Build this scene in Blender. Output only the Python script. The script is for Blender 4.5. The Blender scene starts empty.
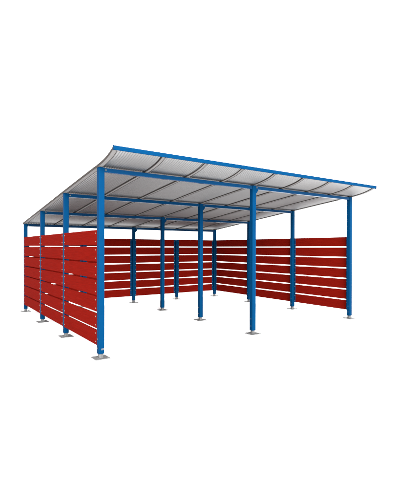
import bpy, bmesh, math, random
from mathutils import Vector, Matrix
random.seed(3)
S = bpy.context.scene
C = S.collection

# ------------------------------------------------------------------ dimensions (metres)
W, D = 2.678, 1.5604            # bay width along the front, bay depth
ROWS = [0, D, 2*D, 3*D]
PW = 0.080                      # post width
H = PW/2
WALL_B, WALL_T, NB, GAP = 0.168, 1.690, 7, 0.0225
BH = (WALL_T-WALL_B-(NB-1)*GAP)/NB
BT = 0.020                      # board thickness
FOOT = 0.062                    # bottom of the painted post above ground
X0, X1 = -0.050, 2*W+0.052      # roof sides

PROF = [(-0.540, 2.656), (-0.50, 2.637), (-0.42, 2.605), (-0.34, 2.581), (-0.24, 2.559), (-0.12, 2.539),
        (0.0, 2.524), (0.25, 2.499), (0.8, 2.441), (1.56, 2.358), (2.3, 2.275), (3.12, 2.184), (3.9, 2.098), (4.745, 2.004)]
def roof_z(y):
    for (a, za), (b, zb) in zip(PROF, PROF[1:]):
        if y <= b:
            return za+(zb-za)*(y-a)/(b-a)
    return PROF[-1][1]
def roof_ys():
    ys = []
    for (a, _), (b, _) in zip(PROF, PROF[1:]):
        n = 1 if b <= 0 else 2
        for k in range(n): ys.append(a+(b-a)*k/n)
    return ys+[PROF[-1][0]]

# ------------------------------------------------------------------ materials
def new_mat(name):
    m = bpy.data.materials.new(name); m.use_nodes = True
    nt = m.node_tree; b = nt.nodes['Principled BSDF']
    return m, nt, b
def setp(b, col, rough, metal=0, spec=0.1):
    b.inputs['Base Color'].default_value = (*col, 1)
    b.inputs['Roughness'].default_value = rough
    b.inputs['Metallic'].default_value = metal
    b.inputs['Specular IOR Level'].default_value = spec

def paint(name, col, rough, spec, scale=(1, 1, 1), var=0.1, bump=0.0, nscale=6):
    m, nt, b = new_mat(name); setp(b, col, rough, 0, spec)
    tc = nt.nodes.new('ShaderNodeTexCoord'); mp = nt.nodes.new('ShaderNodeMapping')
    mp.inputs['Scale'].default_value = scale
    nz = nt.nodes.new('ShaderNodeTexNoise'); nz.inputs['Scale'].default_value = nscale; nz.inputs['Detail'].default_value = 5
    oi = nt.nodes.new('ShaderNodeObjectInfo'); ml = nt.nodes.new('ShaderNodeMath'); ml.operation = 'MULTIPLY'; ml.inputs[1].default_value = 37.0
    nt.links.new(oi.outputs['Random'], ml.inputs[0]); nt.links.new(ml.outputs[0], mp.inputs['Location'])   # every piece has its own grain
    nt.links.new(tc.outputs['Object'], mp.inputs['Vector']); nt.links.new(mp.outputs['Vector'], nz.inputs['Vector'])
    rp = nt.nodes.new('ShaderNodeValToRGB')
    rp.color_ramp.elements[0].position = .3; rp.color_ramp.elements[1].position = .7
    rp.color_ramp.elements[0].color = (*[c*(1-var) for c in col], 1)
    rp.color_ramp.elements[1].color = (*[c*(1+var) for c in col], 1)
    nt.links.new(nz.outputs['Fac'], rp.inputs['Fac']); nt.links.new(rp.outputs['Color'], b.inputs['Base Color'])
    if bump:
        bp = nt.nodes.new('ShaderNodeBump'); bp.inputs['Strength'].default_value = bump; bp.inputs['Distance'].default_value = .002
        nt.links.new(nz.outputs['Fac'], bp.inputs['Height']); nt.links.new(bp.outputs['Normal'], b.inputs['Normal'])
    return m

BLUE = paint('blue_powder_coat', (0.0002, 0.0178, 0.0520), .55, .008, var=.05, nscale=9)
BEAM = paint('blue_powder_coat_satin', (0.0002, 0.0178, 0.0520), .22, .03, var=.05, nscale=9)
RED = paint('red_board', (0.081, 0.0027, 0.0014), .75, .002, scale=(1.2, 1.2, 60), var=.18, bump=.25, nscale=3)
GALV = paint('galvanised_steel', (0.072, 0.072, 0.072), .5, .15, var=.35, nscale=40)
ALU = paint('aluminium_profile', (0.100, 0.096, 0.095), .55, .1, var=.1, nscale=12)
GASKET = paint('dark_rubber', (0.028, 0.024, 0.022), .8, .04)
ZINC = paint('zinc_bolt', (0.11, 0.095, 0.068), .5, .2, var=.1)
TAGW = paint('tag_plate', (0.085, 0.09, 0.095), .5, .2, var=.05)
TAGD = paint('tag_ink', (0.012, 0.015, 0.02), .6, .1)

# white ground
m, nt, b = new_mat('white_ground'); setp(b, (.95, .95, .95), .9, 0, 0); GROUND = m

# ribbed translucent roof sheet
m = bpy.data.materials.new('translucent_sheet'); m.use_nodes = True; nt = m.node_tree
for n in list(nt.nodes): nt.nodes.remove(n)
out = nt.nodes.new('ShaderNodeOutputMaterial')
tc = nt.nodes.new('ShaderNodeTexCoord')
mp = nt.nodes.new('ShaderNodeMapping'); mp.inputs['Scale'].default_value = (9, .35, .35)
nz = nt.nodes.new('ShaderNodeTexNoise'); nz.inputs['Scale'].default_value = 2.0; nz.inputs['Detail'].default_value = 6
nt.links.new(tc.outputs['Object'], mp.inputs['Vector']); nt.links.new(mp.outputs['Vector'], nz.inputs['Vector'])
def ramp(lo, hi):
    r = nt.nodes.new('ShaderNodeValToRGB')
    r.color_ramp.elements[0].position = .3; r.color_ramp.elements[1].position = .7
    r.color_ramp.elements[0].color = (*lo, 1); r.color_ramp.elements[1].color = (*hi, 1)
    nt.links.new(nz.outputs['Fac'], r.inputs['Fac']); return r
tr = nt.nodes.new('ShaderNodeBsdfTranslucent'); nt.links.new(ramp((.043, .0416, .0408), (.056, .0546, .0537)).outputs['Color'], tr.inputs['Color'])
df = nt.nodes.new('ShaderNodeBsdfDiffuse'); nt.links.new(ramp((.040, .039, .0385), (.052, .051, .050)).outputs['Color'], df.inputs['Color'])
add = nt.nodes.new('ShaderNodeAddShader'); nt.links.new(tr.outputs[0], add.inputs[0]); nt.links.new(df.outputs[0], add.inputs[1])
gl = nt.nodes.new('ShaderNodeBsdfGlossy'); gl.inputs['Roughness'].default_value = .44; gl.inputs['Color'].default_value = (.225, .225, .225, 1)
fr = nt.nodes.new('ShaderNodeFresnel'); fr.inputs['IOR'].default_value = 1.5
mx = nt.nodes.new('ShaderNodeMixShader'); nt.links.new(fr.outputs[0], mx.inputs[0])
nt.links.new(add.outputs[0], mx.inputs[1]); nt.links.new(gl.outputs[0], mx.inputs[2])
nt.links.new(mx.outputs[0], out.inputs['Surface'])
SHEET = m

# ------------------------------------------------------------------ mesh helpers
def link(name, bm, mat, parent=None, loc=(0, 0, 0), bev=0, smooth=False):
    if bev:
        bmesh.ops.bevel(bm, geom=list(bm.edges), offset=bev, segments=2, profile=.5, affect='EDGES')
    bmesh.ops.recalc_face_normals(bm, faces=list(bm.faces))
    me = bpy.data.meshes.new(name); bm.to_mesh(me); bm.free()
    me.materials.append(mat)
    if smooth:
        for p in me.polygons: p.use_smooth = True
    o = bpy.data.objects.new(name, me); C.objects.link(o)
    o.location = loc
    if parent: o.parent = parent
    return o
def box(bm, x0, x1, y0, y1, z0, z1):
    v = [bm.verts.new(p) for p in [(x0, y0, z0), (x1, y0, z0), (x1, y1, z0), (x0, y1, z0), (x0, y0, z1), (x1, y0, z1), (x1, y1, z1), (x0, y1, z1)]]
    for f in [(0, 3, 2, 1), (4, 5, 6, 7), (0, 1, 5, 4), (1, 2, 6, 5), (2, 3, 7, 6), (3, 0, 4, 7)]:
        bm.faces.new([v[i] for i in f])
def boxo(name, mat, parent, dims, bev=0, loc=(0, 0, 0)):
    bm = bmesh.new(); box(bm, *dims); return link(name, bm, mat, parent, loc, bev)
def square_tube(bm, h, z0, z1, r=.011, t=.004, seg=4):
    """hollow square section with rounded corners"""
    def ring(hh, rr, z):
        pts = []
        for cx, cy, a0 in [(1, 1, 0), (-1, 1, 90), (-1, -1, 180), (1, -1, 270)]:
            for k in range(seg+1):
                a = math.radians(a0+90*k/seg)
                pts.append(bm.verts.new((cx*(hh-rr)+rr*math.cos(a), cy*(hh-rr)+rr*math.sin(a), z)))
        return pts
    a, b_ = ring(h, r, z0), ring(h, r, z1)
    c, d = ring(h-t, r-t, z0), ring(h-t, r-t, z1)
    n = len(a)
    for i in range(n):
        j = (i+1) % n
        bm.faces.new([a[i], a[j], b_[j], b_[i]]); bm.faces.new([c[j], c[i], d[i], d[j]])
        bm.faces.new([a[j], a[i], c[i], c[j]])
    bm.faces.new(b_)  # cap on top
def hexhead(bm, p, n, r=.007, h=.005, seg=6, dome=True):
    n = Vector(n).normalized(); q = n.to_track_quat('Z', 'Y').to_matrix(); p = Vector(p)
    R1 = [bm.verts.new(p+q@Vector((r*math.cos(2*math.pi*k/seg), r*math.sin(2*math.pi*k/seg), -.001))) for k in range(seg)]
    R2 = [bm.verts.new(p+q@Vector((r*math.cos(2*math.pi*k/seg), r*math.sin(2*math.pi*k/seg), h*.7))) for k in range(seg)]
    R3 = [bm.verts.new(p+q@Vector((.7*r*math.cos(2*math.pi*k/seg), .7*r*math.sin(2*math.pi*k/seg), h))) for k in range(seg)]
    for k in range(seg):
        j = (k+1) % seg
        bm.faces.new([R1[k], R1[j], R2[j], R2[k]]); bm.faces.new([R2[k], R2[j], R3[j], R3[k]])
    bm.faces.new(R3); bm.faces.new(R1[::-1])
def sweep(name, mat, parent, x0, x1, zlo, zhi, ya=None, yb=None):
    """rectangular section following the roof curve"""
    bm = bmesh.new(); rings = []
    for y in roof_ys():
        if ya is not None and y < ya: continue
        if yb is not None and y > yb: continue
        z = roof_z(y)
        rings.append([bm.verts.new(p) for p in [(x0, y, z+zlo), (x1, y, z+zlo), (x1, y, z+zhi), (x0, y, z+zhi)]])
    for a, b_ in zip(rings, rings[1:]):
        for i in range(4):
            j = (i+1) % 4
            bm.faces.new([a[i], a[j], b_[j], b_[i]])
    bm.faces.new(rings[0]); bm.faces.new(rings[-1])
    return link(name, bm, mat, parent)

# ------------------------------------------------------------------ ground
bm = bmesh.new()
bmesh.ops.create_circle(bm, cap_ends=True, radius=400, segments=64)
g = link('ground', bm, GROUND); g['kind'] = 'structure'

# ------------------------------------------------------------------ the shelter
root = bpy.data.objects.new('open_shelter', None); C.objects.link(root)
root['label'] = 'blue steel shelter with red slatted walls on three sides and a curved translucent roof'
root['category'] = 'shelter'

LEFT, RIGHT, REAR = 'L', 'R', 'B'
def wall_sides(i, j):
    """unit directions in which wall boards leave this post"""
    d = []
    if i in (0, 2):
        if j > 0: d.append((0, -1))
        if j < 3: d.append((0, 1))
    if j == 3:
        if i > 0: d.append((-1, 0))
        if i < 2: d.append((1, 0))
    return d

NUTS = bmesh.new()
def bolts_z():
    zs = []
    for k in range(NB):
        z0 = WALL_B+k*(BH+GAP)
        zs += [z0+BH*.22, z0+BH*.78]
    return zs
FW = .045   # width of the fixing strip beside a post
def make_post(i, j, short=False):
    x, y = i*W, ROWS[j]
    top = roof_z(y)-.017 if not short else WALL_T-.012
    bm = bmesh.new()
    square_tube(bm, H, FOOT, top)
    p = link('post', bm, BLUE, root, (x, y, 0))
    # foot: threaded stem on a galvanised plate
    bm = bmesh.new(); square_tube(bm, .029, .0095, FOOT+.03, r=.008)
    link('foot_stem', bm, GALV, p)
    bm = bmesh.new(); box(bm, -.1, .1, -.1, .1, .001, .010)
    link('base_plate', bm, GALV, p, bev=.0015)
    for sx in (-1, 1):
        for sy in (-1, 1):
            bm = bmesh.new(); hexhead(bm, (sx*.072, sy*.072, .010), (0, 0, 1), r=.010, h=.009)
            link('anchor_bolt', bm, GALV, p)
    # two grub screws near the foot
    for z in (.136, .255):
        bm = bmesh.new(); hexhead(bm, (-H, 0, z), (-1, 0, 0), r=.006, h=.003, seg=10)
        link('screw', bm, ZINC, p)
    # fixing strips carrying the boards: flush with inner face of the boards
    for dx, dy in wall_sides(i, j):
        bm = bmesh.new()
        if dx == 0:
            s = -1 if i == 0 else 1
            xa, xb = sorted((s*(H-BT), s*(H-BT-.005)))
            ya, yb = sorted((dy*H, dy*(H+FW)))
            box(bm, xa, xb, ya, yb, WALL_B+.008, WALL_T-.012)
            fx = s*(H-BT-.005)
            for z in bolts_z(): hexhead(NUTS, (x+fx, y+dy*(H+FW*.62), z), (-s, 0, 0), r=.0075, h=.006)
        else:
            xa, xb = sorted((dx*H, dx*(H+FW)))
            box(bm, xa, xb, H-BT-.005, H-BT, WALL_B+.008, WALL_T-.012)
            for z in bolts_z(): hexhead(NUTS, (x+dx*(H+FW*.62), y+H-BT-.005, z), (0, -1, 0), r=.0075, h=.006)
        link('fixing_strip', bm, BLUE, p)
    # gusset under the beam beside the inner posts
    if i == 1 and not short:
        bm = bmesh.new()
        t = top-.058
        pts = [(H, t), (H+.055, t), (H+.055, t-.018), (H+.018, t-.065), (H, t-.065)]
        a = [bm.verts.new((px, -.025, pz)) for px, pz in pts]; b_ = [bm.verts.new((px, -.019, pz)) for px, pz in pts]
        bm.faces.new(a); bm.faces.new(b_[::-1])
        for k in range(5):
            l = (k+1) % 5; bm.faces.new([a[k], a[l], b_[l], b_[k]])
        link('gusset', bm, BLUE, p)
    if not short and i < 2:
        bm = bmesh.new(); hexhead(bm, (H+.018, -.0335, top-.030), (0, -1, 0), r=.009, h=.006)
        link('beam_bolt', bm, ZINC, p)
    return p

posts = {}
for i in range(3):
    for j in range(4):
        posts[i, j] = make_post(i, j)
make_post(.5, 3, True); make_post(1.5, 3, True)
# the short posts also carry boards on both sides
# (wall_sides already gives both for i = .5 and 1.5)

# tag on the near corner post
p = posts[0, 0]
t = boxo('tag_plate', TAGW, p, (-.005, .036, -H-.0015, -H+.001, .112, .132))
bm = bmesh.new()
xx = -.001
for w, h in [(.004, .009), (.003, .009), (.005, .007), (.003, .009), (.004, .008), (.005, .007)]:
    box(bm, xx, xx+w*.75, -H-.0022, -H-.001, .117, .117+h); xx += w+.0017
link('tag_lettering', bm, TAGD, t)

# beams: one per bay and row
for j in range(4):
    y = ROWS[j]; zt = roof_z(y)-.020
    for i in range(2):
        bm = bmesh.new()
        box(bm, i*W+H, (i+1)*W-H, -.027+y, .027+y, zt-.055, zt)
        link('roof_beam', bm, BEAM, root, bev=.003)

# roof ribs, sheets
NR = 8
xs = [X0+.03+(X1-X0-.06)*k/NR for k in range(NR+1)]
for k, x in enumerate(xs):
    w = .028 if k in (0, NR) else .022
    r = sweep('roof_rib', ALU, root, x-w, x+w, -.016, -.009)                      # underside cap
    sweep('rib_web', ALU, r, x-.008, x+.008, -.009, .008)
    sweep('rib_cap', ALU, r, x-w, x+w, .0085, .014)
    for s in (-1, 1):
        a, b_ = sorted((x+s*w, x+s*(w+.005)))
        if (k == 0 and s < 0) or (k == NR and s > 0):
            sweep('side_trim', GASKET, r, a, b_, -.018, .014)
        else:
            sweep('rib_gasket', GASKET, r, a, b_, -.019, -.004)

PITCH, AMP = .0350, .0046
for k in range(NR):
    xa, xb = xs[k]+.014, xs[k+1]-.014
    bm = bmesh.new(); n = int((xb-xa)/PITCH*6); ys = roof_ys(); grid = []
    for y in ys:
        z = roof_z(y)-.0005; row = []
        for q in range(n+1):
            x = xa+(xb-xa)*q/n
            row.append(bm.verts.new((x, y, z+AMP*math.cos(2*math.pi*x/PITCH))))
        grid.append(row)
    for a, b_ in zip(grid, grid[1:]):
        for q in range(n): bm.faces.new([a[q], a[q+1], b_[q+1], b_[q]])
    link('roof_sheet', bm, SHEET, root, smooth=True)

# front fascia: rounded bar on the raised front edge, closed by end caps
bm = bmesh.new()
yf, zf = PROF[0][0], PROF[0][1]
box(bm, X0+.002, X1+.000, yf-.022, yf-.002, zf-.031, zf+.024)
f = link('front_fascia', bm, BLUE, root, bev=.006)
for s, x in ((-1, X0+.002), (1, X1+.000)):
    bm = bmesh.new(); a, b_ = sorted((x, x+s*.006)); box(bm, a, b_, yf-.025, yf+.004, zf-.034, zf+.027)
    link('end_cap', bm, BLUE, f, bev=.0015)
for x in xs:
    bm = bmesh.new(); box(bm, x-.012+.03, x+.012+.03, yf-.012, yf+.012, zf-.038, zf-.0315)
    c = link('clip', bm, ALU, f)
bm = bmesh.new(); ye, ze = PROF[-1]
box(bm, X0, X1, ye-.002, ye+.006, ze-.018, ze+.014)
link('rear_edge_trim', bm, ALU, root)

# ------------------------------------------------------------------ wall boards
def board(axis, fixed, a, b_, z0, side, bolts):
    """axis: 'y' runs along y at x = fixed (outer face), 'x' runs along x at y = fixed"""
    bm = bmesh.new(); j = lambda: random.uniform(-.0008, .0008)
    L = b_-a
    if axis == 'y':
        lo, hi = sorted((0, -side*BT)); box(bm, lo, hi, .003, L-.003, j(), BH+j()); loc = (fixed, a, z0)
    else:
        box(bm, .003, L-.003, -BT, 0, j(), BH+j()); loc = (a, fixed, z0)
    o = link('wall_board', bm, RED, root, loc, bev=.0012)
    for end in (H*0+FW*.62, L-FW*.62):
        for z in (BH*.22, BH*.78):
            if axis == 'y': P_, n = (0, end, z), (side, 0, 0)
            else: P_, n = (end, 0, z), (0, 1, 0)
            if bolts:
                bm = bmesh.new(); hexhead(bm, P_, n, r=.0085, h=.0045, seg=10); link('bolt', bm, ZINC, o)
            else:
                hexhead(NUTS, Vector(P_)+Vector(loc), n, r=.0085, h=.0045, seg=8)
    return o
for k in range(NB):
    z0 = WALL_B+k*(BH+GAP)
    for j in range(3):
        board('y', -H, ROWS[j]+H, ROWS[j+1]-H, z0, -1, True)
        board('y', 2*W+H, ROWS[j]+H, ROWS[j+1]-H, z0, 1, False)
    for i in range(4):
        board('x', ROWS[3]+H, i*W/2+H, (i+1)*W/2-H, z0, 1, False)
o = link('small_bolts', NUTS, ZINC, root); o['kind'] = 'stuff'

# ------------------------------------------------------------------ camera
cam = bpy.data.cameras.new('camera'); co = bpy.data.objects.new('camera', cam); C.objects.link(co)
yaw, pit, rol, f = 0.6044, -0.0050, 0.0020, 401.38
fw = Vector((math.sin(yaw), math.cos(yaw), 0)); r = Vector((math.cos(yaw), -math.sin(yaw), 0)); u = Vector((0, 0, 1))
fw2 = fw*math.cos(pit)+u*math.sin(pit); u2 = u*math.cos(pit)-fw*math.sin(pit)
r3 = r*math.cos(rol)+u2*math.sin(rol); u3 = u2*math.cos(rol)-r*math.sin(rol)
M = Matrix((r3, u3, -fw2)).transposed().to_4x4(); M.translation = Vector((-1.9271, -5.0916, 1.4531))
co.matrix_world = M
cam.sensor_fit = 'VERTICAL'; cam.sensor_height = 36; cam.lens = 36*f/500
cam.clip_start = .05; cam.clip_end = 2000
S.camera = co

# ------------------------------------------------------------------ light: an even white studio surround and one softbox
w = bpy.data.worlds.new('World'); S.world = w; w.use_nodes = True
bg = w.node_tree.nodes['Background']; bg.inputs['Color'].default_value = (1, 1, 1, 1); bg.inputs['Strength'].default_value = 3.7
la = bpy.data.lights.new('softbox', 'AREA'); la.shape = 'RECTANGLE'; la.size = 11; la.size_y = 8; la.energy = 21000
lo = bpy.data.objects.new('softbox', la); C.objects.link(lo); lo.location = (-3, -20, 9.5)
lo.rotation_euler = (Vector((2.5, 2, 1))-lo.location).to_track_quat('-Z', 'Y').to_euler()

S.view_settings.view_transform = 'Standard'; S.view_settings.look = 'None'
S.view_settings.exposure = 0; S.view_settings.gamma = 1
S.cycles.max_bounces = 10; S.cycles.diffuse_bounces = 6
